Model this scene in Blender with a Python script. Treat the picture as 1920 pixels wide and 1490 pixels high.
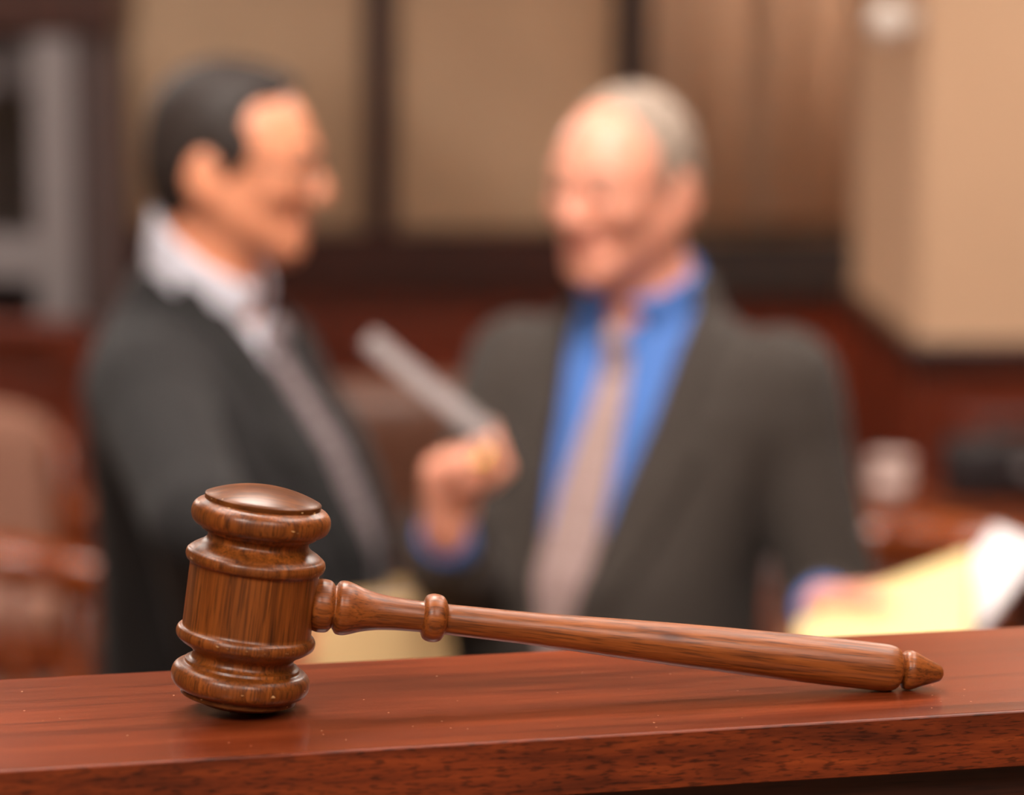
import bpy, bmesh, math, random
import numpy as np
from mathutils import Vector, Matrix

for o in list(bpy.data.objects):
    bpy.data.objects.remove(o)
scene = bpy.context.scene
C = scene.collection
random.seed(4)

# ------------------------------------------------------------------ camera
F = 1920 * 100 / 36            # focal length in pixels of the 1920 frame
ZC = 1.80                      # camera height above the courtroom floor
PH = math.atan(745 / F)        # pitch down
cam = bpy.data.cameras.new('camera')
cam.lens = 100
cam.sensor_width = 36
cam.sensor_fit = 'HORIZONTAL'
cam.clip_start = 0.02
cam.dof.use_dof = True
cam.dof.focus_distance = 1.10
cam.dof.aperture_fstop = 5.2
camo = bpy.data.objects.new('camera', cam)
camo.location = (0, 0, ZC)
camo.rotation_euler = (math.pi / 2 - PH, 0, 0)
C.objects.link(camo)
scene.camera = camo

# ------------------------------------------------------------------ world, exposure
w = bpy.data.worlds.new('world')
scene.world = w
w.use_nodes = True
w.node_tree.nodes['Background'].inputs[0].default_value = (0.9, 0.85, 0.8, 1)
w.node_tree.nodes['Background'].inputs[1].default_value = 0.05
scene.view_settings.view_transform = 'Standard'
scene.view_settings.look = 'None'
scene.view_settings.gamma = 1
scene.view_settings.use_curve_mapping = False
scene.view_settings.exposure = 0.0

LAMP = 24.0                    # emission of the ceiling panels
LAMP_COL = (1.0, 0.91, 0.83)
# ceiling panels: centre x, centre y, half x, half y, relative strength
PANELS = [(-0.9, 1.6, 0.30, 0.60, 0.6), (0.9, 1.6, 0.30, 0.60, 0.6),
          (-1.3, 4.4, 0.30, 0.60, 0.5), (1.3, 4.4, 0.30, 0.60, 1.1),
          (-2.9, 7.0, 0.30, 0.60, 2.6), (2.9, 7.8, 0.30, 0.60, 3.0),  # unseen pair added to brighten the dim back wall
          (-0.9, -0.9, 0.30, 0.60, 1.5), (0.9, -0.9, 0.30, 0.60, 1.0),
          (-0.1, 2.3, 0.30, 0.30, 2.4)]
CEIL = 3.3

def P(px, py, Y):
    """world point seen at pixel (px, py) of the photograph at distance Y from the camera"""
    u = (px - 960) / F; v = -(py - 745) / F
    c, s = math.cos(PH), math.sin(PH)
    r = Vector((u, c + v * s, -s + v * c))
    r *= Y / r.y
    return Vector((r.x, r.y, ZC + r.z))

# ------------------------------------------------------------------ helpers: colour, materials
def lin(c):
    return tuple(((v / 255) / 12.92 if v / 255 < 0.04045 else (((v / 255) + 0.055) / 1.055) ** 2.4) for v in c) + (1,)

def new_mat(name):
    m = bpy.data.materials.new(name); m.use_nodes = True
    nt = m.node_tree
    return m, nt, nt.nodes['Principled BSDF']

def node(nt, typ, **kw):
    n = nt.nodes.new(typ)
    for k, v in kw.items():
        if k.startswith('in_'):
            k2 = k[3:]
            n.inputs[int(k2) if k2.isdigit() else k2].default_value = v
        else:
            setattr(n, k, v)
    return n

def ramp(nt, fac, stops):
    r = nt.nodes.new('ShaderNodeValToRGB')
    e = r.color_ramp.elements
    e[0].position, e[0].color = stops[0]
    e[1].position, e[1].color = stops[-1]
    for p, c in stops[1:-1]:
        x = e.new(p); x.color = c
    nt.links.new(fac, r.inputs[0])
    return r.outputs[0]

def mapped(nt, scale, rot=(0, 0, 0), loc=(0, 0, 0)):
    tc = nt.nodes.new('ShaderNodeTexCoord')
    mp = nt.nodes.new('ShaderNodeMapping')
    mp.inputs['Scale'].default_value = scale
    mp.inputs['Rotation'].default_value = rot
    mp.inputs['Location'].default_value = loc
    nt.links.new(tc.outputs['Object'], mp.inputs[0])
    return mp.outputs[0]

def noise(nt, vec, scale=1.0, detail=4, rough=0.55, dist=0.0):
    n = nt.nodes.new('ShaderNodeTexNoise')
    n.inputs['Scale'].default_value = scale
    n.inputs['Detail'].default_value = detail
    n.inputs['Roughness'].default_value = rough
    n.inputs['Distortion'].default_value = dist
    nt.links.new(vec, n.inputs['Vector'])
    return n.outputs[0]

def mixc(nt, fac, a, b, mode='MIX'):
    m = nt.nodes.new('ShaderNodeMix'); m.data_type = 'RGBA'; m.blend_type = mode
    for sock, v in ((m.inputs[0], fac), (m.inputs[6], a), (m.inputs[7], b)):
        if hasattr(v, 'default_value') or hasattr(v, 'is_linked'):
            nt.links.new(v, sock)
        else:
            sock.default_value = v
    return m.outputs[2]

def bump(nt, bsdf, h, strength, dist=0.001):
    b = nt.nodes.new('ShaderNodeBump')
    b.inputs['Strength'].default_value = strength
    b.inputs['Distance'].default_value = dist
    nt.links.new(h, b.inputs['Height'])
    nt.links.new(b.outputs[0], bsdf.inputs['Normal'])

def wood(name, dark, mid, light, axis='x', cross=220, along=9, rough=0.35, pores=0.5,
         pore_cross=900, pore_along=45, coat=0.15, wear=False, dust=False, spec=0.5, loc=(0, 0, 0), dist=0.8, knot=None):
    m, nt, b = new_mat(name)
    def sc(c, a):
        return {'x': (a, c, c), 'y': (c, a, c), 'z': (c, c, a)}[axis]
    n1 = noise(nt, mapped(nt, sc(cross, along), loc=loc), 1, 5, 0.6, dist)
    col = ramp(nt, n1, [(0.28, lin(dark)), (0.5, lin(mid)), (0.74, lin(light))])
    n2 = noise(nt, mapped(nt, sc(cross * 0.13, along * 0.5), loc=loc), 1, 2, 0.5, 0.5)
    shade = ramp(nt, n2, [(0.3, (0.62, 0.6, 0.6, 1)), (0.7, (1.2, 1.15, 1.1, 1))])
    col = mixc(nt, 1.0, col, shade, 'MULTIPLY')
    n3 = noise(nt, mapped(nt, sc(pore_cross, pore_along), loc=loc), 1, 2, 0.5, 0.0)
    pr = ramp(nt, n3, [(0.52, (1, 1, 1, 1)), (0.64, (1 - pores, 1 - pores, 1 - pores, 1))])
    col = mixc(nt, 1.0, col, pr, 'MULTIPLY')
    if knot:                                  # one dark swirl in the grain
        mp = mapped(nt, (1 / 0.011, 1 / 0.0035, 1 / 0.0035), loc=(-knot[0] / 0.011, -knot[1] / 0.0035, -knot[2] / 0.0035))
        nz = node(nt, 'ShaderNodeTexGradient', gradient_type='SPHERICAL'); nt.links.new(mp, nz.inputs[0])
        col = mixc(nt, 1.0, col, ramp(nt, nz.outputs[1], [(0.0, (1, 1, 1, 1)), (0.45, (0.78, 0.72, 0.68, 1)), (0.8, (0.36, 0.3, 0.28, 1))]), 'MULTIPLY')
    if wear:                                  # small pale chips and nicks in the lacquer
        geo = node(nt, 'ShaderNodeNewGeometry')
        n5 = noise(nt, mapped(nt, (230, 230, 700)), 1, 2, 0.6, 0.2)
        at = node(nt, 'ShaderNodeAttribute', attribute_name='worn')
        mul = node(nt, 'ShaderNodeMath', operation='MULTIPLY')
        th = ramp(nt, n5, [(0.68, (0, 0, 0, 1)), (0.70, (1, 1, 1, 1))])
        nt.links.new(th, mul.inputs[0]); nt.links.new(at.outputs['Fac'], mul.inputs[1])
        col = mixc(nt, mul.outputs[0], col, lin((214, 172, 122)))
    if dust:
        v = node(nt, 'ShaderNodeTexVoronoi'); v.inputs['Scale'].default_value = 170
        nt.links.new(mapped(nt, (1, 1, 1)), v.inputs['Vector'])
        n6 = noise(nt, mapped(nt, (420, 420, 420)), 1, 1, 0.5, 0)
        lt = ramp(nt, v.outputs['Distance'], [(0.04, (1, 1, 1, 1)), (0.08, (0, 0, 0, 1))])
        sel = node(nt, 'ShaderNodeSeparateColor'); nt.links.new(v.outputs['Color'], sel.inputs[0])
        gt = node(nt, 'ShaderNodeMath', operation='GREATER_THAN'); gt.inputs[1].default_value = 0.6
        nt.links.new(sel.outputs[0], gt.inputs[0])
        mu = node(nt, 'ShaderNodeMath', operation='MULTIPLY')
        nt.links.new(lt, mu.inputs[0]); nt.links.new(gt.outputs[0], mu.inputs[1])
        mu2 = node(nt, 'ShaderNodeMath', operation='MULTIPLY'); mu2.inputs[1].default_value = 0.6
        nt.links.new(mu.outputs[0], mu2.inputs[0])
        col = mixc(nt, mu2.outputs[0], col, lin((225, 170, 130)))
    nt.links.new(col, b.inputs['Base Color'])
    b.inputs['Roughness'].default_value = rough
    b.inputs['Specular IOR Level'].default_value = spec
    b.inputs['Coat Weight'].default_value = coat
    b.inputs['Coat Roughness'].default_value = 0.25
    bump(nt, b, n3, 0.12, 0.0004)
    return m

def plain(name, col, rough=0.6, metal=0.0, var=0.12, scale=30, spec=0.5, sub=0.0, sheen=0.0, bmp=0.0, bscale=400):
    m, nt, b = new_mat(name)
    c = lin(col)
    n = noise(nt, mapped(nt, (scale,) * 3), 1, 3)
    lo = tuple(v * (1 - var) for v in c[:3]) + (1,); hi = tuple(v * (1 + var) for v in c[:3]) + (1,)
    nt.links.new(ramp(nt, n, [(0.3, lo), (0.7, hi)]), b.inputs['Base Color'])
    b.inputs['Roughness'].default_value = rough
    b.inputs['Metallic'].default_value = metal
    b.inputs['Specular IOR Level'].default_value = spec
    if sub:
        b.inputs['Subsurface Weight'].default_value = sub
        b.inputs['Subsurface Radius'].default_value = (0.012, 0.005, 0.003)
        b.inputs['Subsurface Scale'].default_value = 0.6
    if sheen:
        b.inputs['Sheen Weight'].default_value = sheen
    if bmp:
        bump(nt, b, noise(nt, mapped(nt, (bscale,) * 3), 1, 2), bmp, 0.001)
    return m

def cloth(name, col, stripe=None, rough=0.85):
    """woven cloth, fine thread relief, optional thin pinstripes or dots"""
    m, nt, b = new_mat(name)
    c = lin(col)
    wv = node(nt, 'ShaderNodeTexWave', wave_type='BANDS', bands_direction='DIAGONAL')
    wv.inputs['Scale'].default_value = 500
    nt.links.new(mapped(nt, (1, 1, 1)), wv.inputs['Vector'])
    lo = tuple(v * 0.85 for v in c[:3]) + (1,); hi = tuple(v * 1.15 for v in c[:3]) + (1,)
    out = ramp(nt, wv.outputs[1], [(0.2, lo), (0.8, hi)])
    if stripe:
        v = node(nt, 'ShaderNodeTexVoronoi'); v.inputs['Scale'].default_value = 70
        v.inputs['Randomness'].default_value = 0.1
        nt.links.new(mapped(nt, (1, 1, 1)), v.inputs['Vector'])
        out = mixc(nt, ramp(nt, v.outputs['Distance'], [(0.25, (1, 1, 1, 1)), (0.32, (0, 0, 0, 1))]), out, lin(stripe))
    nt.links.new(out, b.inputs['Base Color'])
    b.inputs['Roughness'].default_value = rough
    b.inputs['Sheen Weight'].default_value = 0.05
    b.inputs['Specular IOR Level'].default_value = 0.25
    bump(nt, b, wv.outputs[1], 0.15, 0.0005)
    return m

def emit(name, col, strength):
    m, nt, b = new_mat(name)
    b.inputs['Base Color'].default_value = (0.8, 0.8, 0.8, 1)
    b.inputs['Emission Color'].default_value = col + (1,)
    b.inputs['Emission Strength'].default_value = strength
    return m

# ------------------------------------------------------------------ helpers: objects
def obj(name, me, mat, parent=None, smooth=False):
    if isinstance(me, bmesh.types.BMesh):
        bm = me; me = bpy.data.meshes.new(name)
        bmesh.ops.recalc_face_normals(bm, faces=bm.faces[:])
        bm.to_mesh(me); bm.free()
    if smooth:
        me.polygons.foreach_set('use_smooth', [True] * len(me.polygons))
    o = bpy.data.objects.new(name, me)
    if mat: me.materials.append(mat)
    C.objects.link(o)
    if parent: o.parent = parent
    return o

def tag(o, label, cat, group=None):
    o['label'] = label; o['category'] = cat
    if group: o['group'] = group
    return o

def thing(name, label, cat, loc=(0, 0, 0), rz=0, group=None):
    o = bpy.data.objects.new(name, None)
    o.empty_display_size = 0.1
    o.location = loc; o.rotation_euler = (0, 0, rz)
    C.objects.link(o)
    return tag(o, label, cat, group)

def struct(o):
    o['kind'] = 'structure'
    return o

def box(bm, lo, hi, bevel=0.0, seg=2, mtx=None):
    lo, hi = Vector(lo), Vector(hi)
    r = bmesh.ops.create_cube(bm, size=1)
    vs = r['verts']
    for v in vs:
        v.co = Vector(((lo.x + hi.x) / 2 + v.co.x * (hi.x - lo.x), (lo.y + hi.y) / 2 + v.co.y * (hi.y - lo.y), (lo.z + hi.z) / 2 + v.co.z * (hi.z - lo.z)))
    if bevel:
        es = list({e for v in vs for e in v.link_edges})
        r2 = bmesh.ops.bevel(bm, geom=es, offset=bevel, segments=seg, affect='EDGES', profile=0.5)
        vs = list(set(r2['verts']) | {v for v in vs if v.is_valid})
    if mtx is not None:
        for v in vs: v.co = mtx @ v.co
    return vs

def mbox(lo, hi, bevel=0.0, seg=2, mtx=None):
    bm = bmesh.new(); box(bm, lo, hi, bevel, seg, mtx); return bm

def lathe(profile, n=96, axis='z', bm=None):
    """profile: (s, r) pairs along the axis; closed at the ends where r == 0"""
    bm = bm or bmesh.new()
    rings = []
    for s, r in profile:
        if r < 1e-6:
            rings.append([bm.verts.new((0, 0, s) if axis == 'z' else (s, 0, 0))])
        else:
            ring = []
            for i in range(n):
                a = 2 * math.pi * i / n
                ring.append(bm.verts.new((r * math.cos(a), r * math.sin(a), s) if axis == 'z' else (s, r * math.cos(a), r * math.sin(a))))
            rings.append(ring)
    for a, b in zip(rings, rings[1:]):
        if len(a) == 1 and len(b) == 1: continue
        for i in range(n):
            j = (i + 1) % n
            if len(a) == 1: bm.faces.new((a[0], b[i], b[j]))
            elif len(b) == 1: bm.faces.new((a[i], a[j], b[0]))
            else: bm.faces.new((a[i], a[j], b[j], b[i]))
    return bm

def tube(pts, r, n=12, bm=None, closed=False):
    """swept tube through pts; r a number or a list"""
    bm = bm or bmesh.new()
    pts = [Vector(p) for p in pts]
    rs = r if isinstance(r, (list, tuple)) else [r] * len(pts)
    rings = []; up = None
    for i, p in enumerate(pts):
        if closed: t = pts[(i + 1) % len(pts)] - pts[i - 1]
        else: t = pts[min(i + 1, len(pts) - 1)] - pts[max(i - 1, 0)]
        t.normalize()
        if up is None:
            up = Vector((0, 0, 1)) if abs(t.z) < 0.9 else Vector((1, 0, 0))
        s = t.cross(up).normalized(); up = s.cross(t).normalized()
        rings.append([bm.verts.new(p + (s * math.cos(2 * math.pi * k / n) + up * math.sin(2 * math.pi * k / n)) * rs[i]) for k in range(n)])
    m = len(rings)
    for i in range(m if closed else m - 1):
        a, b = rings[i], rings[(i + 1) % m]
        for k in range(n):
            bm.faces.new((a[k], a[(k + 1) % n], b[(k + 1) % n], b[k]))
    if not closed:
        bm.faces.new(rings[0][::-1]); bm.faces.new(rings[-1])
    return bm

def smooth_curve(pts, n=6):
    """Catmull-Rom through tuples"""
    pts = [np.array(p, float) for p in pts]
    out = []
    q = [2 * pts[0] - pts[1]] + pts + [2 * pts[-1] - pts[-2]]
    for i in range(1, len(q) - 2):
        for k in range(n):
            t = k / n
            a, b, c, d = q[i - 1], q[i], q[i + 1], q[i + 2]
            out.append(0.5 * ((2 * b) + (c - a) * t + (2 * a - 5 * b + 4 * c - d) * t * t + (3 * b - a - 3 * c + d) * t ** 3))
    out.append(pts[-1])
    return [tuple(float(v) for v in p) for p in out]

# ------------------------------------------------------------------ materials
M = {}
M['gavel_head'] = wood('walnut turned head', (72, 35, 11), (126, 67, 22), (156, 88, 34), 'z', 420, 9, 0.36, 0.5, 1500, 60, 0.06, wear=True, spec=0.38)
M['gavel_handle'] = wood('walnut turned handle', (84, 41, 13), (134, 71, 25), (162, 92, 38), 'x', 200, 8, 0.40, 0.45, 1300, 55, 0.04, spec=0.38, loc=(3, 5, 1), dist=1.6, knot=(0.163, -0.0068, 0.0042))
M['bench'] = wood('red mahogany veneer', (78, 30, 13), (108, 45, 21), (126, 57, 28), 'x', 130, 5, 0.22, 0.3, 900, 22, 0.0, dust=True, spec=0.5)
M['bench_edge'] = wood('mahogany edge band', (74, 28, 10), (112, 46, 18), (136, 60, 24), 'x', 200, 20, 0.42, 0.6, 900, 150, 0.0, loc=(1, 2, 3), spec=0.35)
M['bench_body'] = wood('dark mahogany panel', (46, 18, 8), (66, 27, 12), (80, 34, 16), 'x', 120, 6, 0.45, 0.4, 700, 30, 0.0)
M['wall'] = plain('beige fabric wall panel', (170, 142, 115), 0.9, var=0.05, scale=6)
M['wall_warm'] = plain('warm beige painted wall', (216, 176, 142), 0.9, var=0.03, scale=4)
M['trim'] = wood('dark walnut trim', (44, 22, 16), (58, 30, 22), (72, 38, 28), 'z', 40, 3, 0.4, 0.3, 200, 10, 0.05)
M['rail'] = wood('dark cherry rail', (44, 16, 8), (60, 24, 14), (74, 30, 18), 'x', 40, 3, 0.35, 0.3, 200, 10, 0.1)
M['wainscot'] = wood('cherry wainscot', (84, 32, 16), (108, 44, 24), (128, 54, 30), 'x', 30, 3, 0.3, 0.3, 200, 8, 0.1)
M['blackrail'] = plain('black stained ledge', (38, 28, 24), 0.5)
M['drape'] = plain('beige drape cloth', (194, 164, 138), 0.9, var=0.05, scale=20)
M['ceiling'] = plain('white ceiling', (225, 220, 212), 0.9, var=0.03)
M['floor'] = plain('brown carpet', (110, 82, 66), 0.95, var=0.2, scale=300)
M['white'] = plain('white plastic', (235, 225, 215), 0.4, var=0.02)
M['bright'] = plain('white opal globe', (252, 240, 228), 0.3, var=0.01)
M['cup'] = plain('pale cup', (222, 196, 186), 0.5, var=0.02)
M['metal_grey'] = plain('grey painted metal', (138, 130, 130), 0.45, 0.2, var=0.05)
M['dark_back'] = plain('dark cabinet interior', (44, 38, 40), 0.6)
M['chairwood'] = wood('polished orange cherry', (110, 46, 14), (146, 68, 24), (170, 86, 34), 'x', 60, 6, 0.22, 0.3, 300, 20, 0.4)
M['tan'] = cloth('tan upholstery', (196, 160, 112))
M['rose'] = cloth('dusty tan upholstery', (176, 128, 108))
M['leather'] = plain('brown leather', (104, 68, 52), 0.4, var=0.15, scale=60, bmp=0.3, bscale=250)
M['blackup'] = plain('black leather', (40, 36, 38), 0.45, var=0.15, bmp=0.2)
M['tablewood'] = wood('cherry table', (96, 42, 18), (124, 58, 28), (144, 72, 36), 'x', 60, 4, 0.3, 0.3, 300, 12, 0.2)

def glass_mat():
    m, nt, b = new_mat('cabinet glass')
    b.inputs['Base Color'].default_value = (0.9, 0.92, 0.95, 1)
    b.inputs['Roughness'].default_value = 0.02
    b.inputs['Transmission Weight'].default_value = 1.0
    b.inputs['IOR'].default_value = 1.45
    n = noise(nt, mapped(nt, (3, 3, 3)))
    return m
M['glass'] = glass_mat()

# ------------------------------------------------------------------ the setting
YB = 9.0                                   # back wall
struct(obj('floor', mbox((-6, -3, -0.1), (6, YB + 0.1, 0)), M['floor']))
struct(obj('ceiling', mbox((-6, -3, CEIL), (6, YB + 0.1, CEIL + 0.1)), M['ceiling']))
wb = struct(obj('wall_back', mbox((-6, YB, 0), (6, YB + 0.1, CEIL)), M['wall']))
struct(obj('wall_left', mbox((-6.1, -3, 0), (-6, YB, CEIL)), M['wall']))
struct(obj('wall_right', mbox((6, -3, 0), (6.1, YB, CEIL)), M['wall_warm']))
struct(obj('wall_front', mbox((-6, -3.1, 0), (6, -3, CEIL)), M['wall']))

def px2x(px, Y, py=500):
    return P(px, py, Y).x
# wainscot of the back wall: cap rail, upper rail, panels
zr = P(900, 432, YB).z
x_end = 1.38
trim_rail = struct(obj('trim_1', mbox((-6, YB - 0.06, zr - 0.19), (px2x(1215, YB), YB, zr), 0.008), M['rail']))
trim_black = struct(obj('trim_2', mbox((px2x(1215, YB), YB - 0.08, zr - 0.205), (2.6, YB, zr - 0.025), 0.008), M['blackrail']))
wall_panel = struct(obj('baseboard_back', mbox((-6, YB - 0.045, 0), (2.6, YB, 0.16), 0.006), M['rail']))
bm = bmesh.new(); box(bm, (-6, YB - 0.02, 0.16), (2.6, YB, zr - 0.19))
wain = obj('wainscot', bm, M['wainscot'], wb)
x = -5.9
pm = None
while x < 1.0:
    if pm is None:
        o = obj('wainscot_panel', mbox((0, -0.02, 0.24), (0.62, 0.0, zr - 0.27), 0.012), M['wainscot'], wain)
        pm = o.data
    else:
        o = bpy.data.objects.new('wainscot_panel', pm); C.objects.link(o); o.parent = wain
    o.location = (x, YB - 0.02, 0)
    x += 0.74
# dark vertical strips dividing the fabric panels
for i, (a, b_) in enumerate(((690, 742), (1154, 1212))):
    struct(obj('trim_%d' % (i + 3), mbox((px2x(a, YB), YB - 0.035, zr), (px2x(b_, YB), YB, CEIL), 0.006), M['trim']))
# fabric panels set proud of the wall between the strips
edges = [(-1.27, px2x(690, YB)), (px2x(742, YB), px2x(1154, YB))]
for a, b_ in edges:
    obj('wall_panel', mbox((a + 0.01, YB - 0.015, zr + 0.01), (b_ - 0.01, YB, CEIL - 0.05), 0.006), M['wall'], wb)

# projecting wall section on the right with its own wainscot
xr0, yr0 = P(1722, 640, 6.15).x, 6.15
pil = struct(obj('wall_right_return', mbox((xr0, yr0, 0), (6, yr0 + 1.2, CEIL), 0.01, 3), M['wall_warm']))
zr2 = P(1800, 642, 6.12).z
struct(obj('trim_6', mbox((xr0 - 0.03, yr0 - 0.035, zr2 - 0.065), (6, yr0 + 1.23, zr2), 0.01), M['rail']))
w2 = obj('wainscot', mbox((xr0 - 0.012, yr0 - 0.015, 0.0), (6, yr0 + 1.215, zr2 - 0.065)), M['wainscot'], pil)
for k in range(3):
    obj('wainscot_panel', mbox((xr0 + 0.08 + k * 0.6, yr0 - 0.035, 0.2), (xr0 + 0.58 + k * 0.6, yr0 - 0.014, zr2 - 0.15), 0.012), M['wainscot'], w2)
# drape with vertical folds between the dark strip and the wall section
def drape():
    bm = bmesh.new()
    x0, x1, n = px2x(1216, YB) , 1.75, 150
    cols = []
    for i in range(n + 1):
        t = i / n
        xx = x0 + (x1 - x0) * t
        yy = -0.10 + 0.014 * math.sin(t * 31 + 1.3 * math.sin(t * 7)) + 0.010 * math.sin(t * 57 + 1)
        cols.append([bm.verts.new((xx, YB + yy + dy, z)) for (z, dy) in ((zr + 0.03, 0), (CEIL - 0.02, 0), (CEIL - 0.02, 0.01), (zr + 0.03, 0.01))])
    for a, b_ in zip(cols, cols[1:]):
        for k in range(4):
            bm.faces.new((a[k], b_[k], b_[(k + 1) % 4], a[(k + 1) % 4]))
    bm.faces.new(cols[0]); bm.faces.new(cols[-1])
    return bm
tag(obj('drape', drape(), M['drape'], smooth=True), 'beige drape hanging in vertical folds right of the dark wall strips', 'curtain')

# small white globe fitting on the side of the wall section
ps = P(1667, 38, 6.25)
sn = thing('wall_fitting', 'small white round fitting high up at the beige wall corner', 'fitting', (xr0, 6.25, ps.z))
q = lathe([(0.0, 0), (0.0, 0.030), (0.008, 0.030), (0.012, 0.022), (0.012, 0)], 32)
for v in q.verts: v.co = Vector((-v.co.z, v.co.x, v.co.y))
obj('back_plate', q, M['white'], sn, True)
dx = xr0 - ps.x
obj('globe', lathe([(0.043 * math.sin(a), 0.043 * math.cos(a)) for a in [math.pi * (k / 16 - 0.5) for k in range(17)]], 36), M['bright'], sn, True).location = (-dx, 0, 0)
obj('stem', tube([(-0.005, 0, 0), (-dx + 0.02, 0, 0)], 0.012, 12), M['white'], sn, True)

# ceiling light panels, all out of view; the far-end pair is added fill
for i, (x, y, hx, hy, s) in enumerate(PANELS):
    where = ['over the bench, left of the gavel', 'over the bench, right of the gavel', 'beyond the dark-suited man', 'beyond the grey-suited man',
             'added to brighten the far end by the glass cabinet', 'added to brighten the far end by the wall corner', 'behind the camera on the left', 'behind the camera on the right', 'square one above the two men'][i]
    t = thing('ceiling_light', 'white ceiling light panel, ' + where, 'light', (x, y, CEIL), 0, 'ceiling light panels')
    fr = bmesh.new()
    for lo, hi in (((-hx - 0.04, -hy - 0.04, -0.03), (-hx, hy + 0.04, 0)), ((hx, -hy - 0.04, -0.03), (hx + 0.04, hy + 0.04, 0)),
                   ((-hx, -hy - 0.04, -0.03), (hx, -hy, 0)), ((-hx, hy, -0.03), (hx, hy + 0.04, 0))):
        box(fr, lo, hi)
    obj('frame', fr, M['white'], t)
    obj('diffuser', mbox((-hx, -hy, -0.02), (hx, hy, -0.005)), emit('lit diffuser', LAMP_COL, LAMP * s), t)

# ------------------------------------------------------------------ judge's bench
HB = 0.27                                   # camera above the bench top
ZT = ZC - HB
def onz(px, py):
    r = P(px, py, 1.0) - Vector((0, 0, ZC))
    r *= -HB / r.z
    return Vector((r.x, r.y, ZT))
f0, f1 = onz(0, 1446), onz(1918, 1333)
byaw = math.atan2(f1.y - f0.y, f1.x - f0.x)
org = onz(960, 1389.5)
bench = thing('judge_bench', 'red mahogany bench ledge that the gavel lies on', 'bench', (org.x, org.y, 0), byaw)
DEP = 0.139
obj('bench_top', mbox((-1.3, 0.0025, ZT - 0.022), (1.3, DEP, ZT)), M['bench'], bench)
obj('edge_band', mbox((-1.3, 0, ZT - 0.0218), (1.3, 0.0045, ZT - 0.0001), 0.0004, 1), M['bench_edge'], bench)
obj('front_panel', mbox((-1.28, 0.012, 0.0), (1.28, 0.03, ZT - 0.022)), M['bench_body'], bench)
obj('rear_panel', mbox((-1.28, DEP - 0.03, 0.0), (1.28, DEP - 0.012, ZT - 0.022)), M['bench_body'], bench)
obj('moulding', mbox((-1.285, 0.006, ZT - 0.10), (1.285, 0.0125, ZT - 0.085), 0.003), M['bench_edge'], bench)

# ------------------------------------------------------------------ gavel
U = 0.0727e-3                              # metres per measured unit
A = onz(480, 1330); B = onz(1652, 1294)
gyaw = math.atan2(B.y - A.y, B.x - A.x)
def HX(px):                                 # pixel column along the handle -> metres from the head axis
    s = lambda p: 0.2042 + 0.0073 * (p - 471) / 1184
    return ((px - 960) * s(px) + 489 * 0.2042) / 0.981 * 1e-3
def HR(px, r):
    return r * (0.2042 + 0.0073 * (px - 471) / 1184) * 1e-3
Rs = 743.0; E = 600.0
rmax_x, rmax_r = HX(1650), HR(1650, 44.2)
beta = 0.12
for _ in range(20):
    hc = (Rs - (Rs - E) * math.cos(beta)) * U
    beta = math.asin((hc - rmax_r * math.cos(beta)) / rmax_x)
gav = thing('gavel', 'turned brown wooden gavel with long handle lying on the bench ledge', 'gavel')
gav.location = (A.x - (Rs - E) * U * math.sin(beta) * math.cos(gyaw), A.y - (Rs - E) * U * math.sin(beta) * math.sin(gyaw), ZT + hc + 0.0001)
gav.rotation_euler = (0, beta, gyaw)
half = [(0, 340), (150, 340), (172, 340), (174, 346)]
half += smooth_curve([(176, 352), (186, 362), (206, 368), (228, 364), (240, 354)], 4)
half += smooth_curve([(242, 350), (258, 330), (280, 292), (300, 271), (316, 266), (334, 272), (346, 284)], 4)
half += [(348, 298), (351, 303), (362, 303), (365, 306)]
half += smooth_curve([(367, 316), (376, 338), (398, 359), (432, 367), (466, 361), (490, 342), (504, 316)], 5)
half += [(506, 311), (508, 308)]
prof = [(-s, r) for s, r in half[::-1]] + half[1:]
hb = bmesh.new()
lathe([(s * U, r * U) for s, r in [(-506, 0)] + prof + [(506, 0)]], 128, 'z', hb)
lay = hb.verts.layers.float.new('worn')
for v in hb.verts:
    s = abs(v.co.z) / U
    v[lay] = 1.0 if (s > 485 or 425 < s < 440) else (0.55 if 200 < s < 212 else 0.0)
head = obj('head', hb, M['gavel_head'], gav, True)
def cap(sign):
    pr = [(506, 0), (506, 305), (531, 306), (534, 304)]
    for k in range(1, 13):
        r = 304 * (1 - k / 12)
        s = (E - Rs) + math.sqrt(Rs * Rs - r * r)
        pr.append((s, r))
    b_ = lathe([(sign * s * U, r * U) for s, r in pr], 128)
    l_ = b_.verts.layers.float.new('worn')
    for v in b_.verts:
        s = abs(v.co.z) / U; r = math.hypot(v.co.x, v.co.y) / U
        v[l_] = 1.0 if r > 296 else 0.0
    return b_
M['gavel_cap'] = wood('walnut striking face', (66, 33, 12), (100, 55, 22), (132, 78, 36), 'x', 160, 14, 0.34, 0.3, 900, 60, 0.0, spec=0.18, wear=True, loc=(0.4, 0.2, 0))
for sg in (1, -1):
    o = obj('striking_face', cap(sg), M['gavel_cap'], gav, False)
    for p in o.data.polygons: p.use_smooth = abs(p.normal.z) > 0.7
hp = [(560, 0), (560, 34)]
hp += smooth_curve([(582, 38), (586, 45), (596, 49.5), (608, 50), (618, 47.5), (624, 41)], 4)
hp += [(626, 39)]
hp += smooth_curve([(628, 42), (634, 49.5), (646, 51), (660, 47.5), (682, 40), (712, 33.8), (748, 30.5), (790, 29)], 5)
hp += [(792, 30)]
hp += smooth_curve([(793, 34), (797, 41), (806, 44.8), (817, 45), (827, 42), (833, 35)], 4)
hp += [(835, 30)]
hp += smooth_curve([(837, 28.6), (900, 29.4), (1000, 30.8), (1160, 36.6), (1300, 40.8), (1450, 43.6), (1560, 44.6), (1640, 44.4), (1664, 42.6), (1676, 38), (1681, 30)], 8)
hp += [(1683, 27)]
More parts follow.
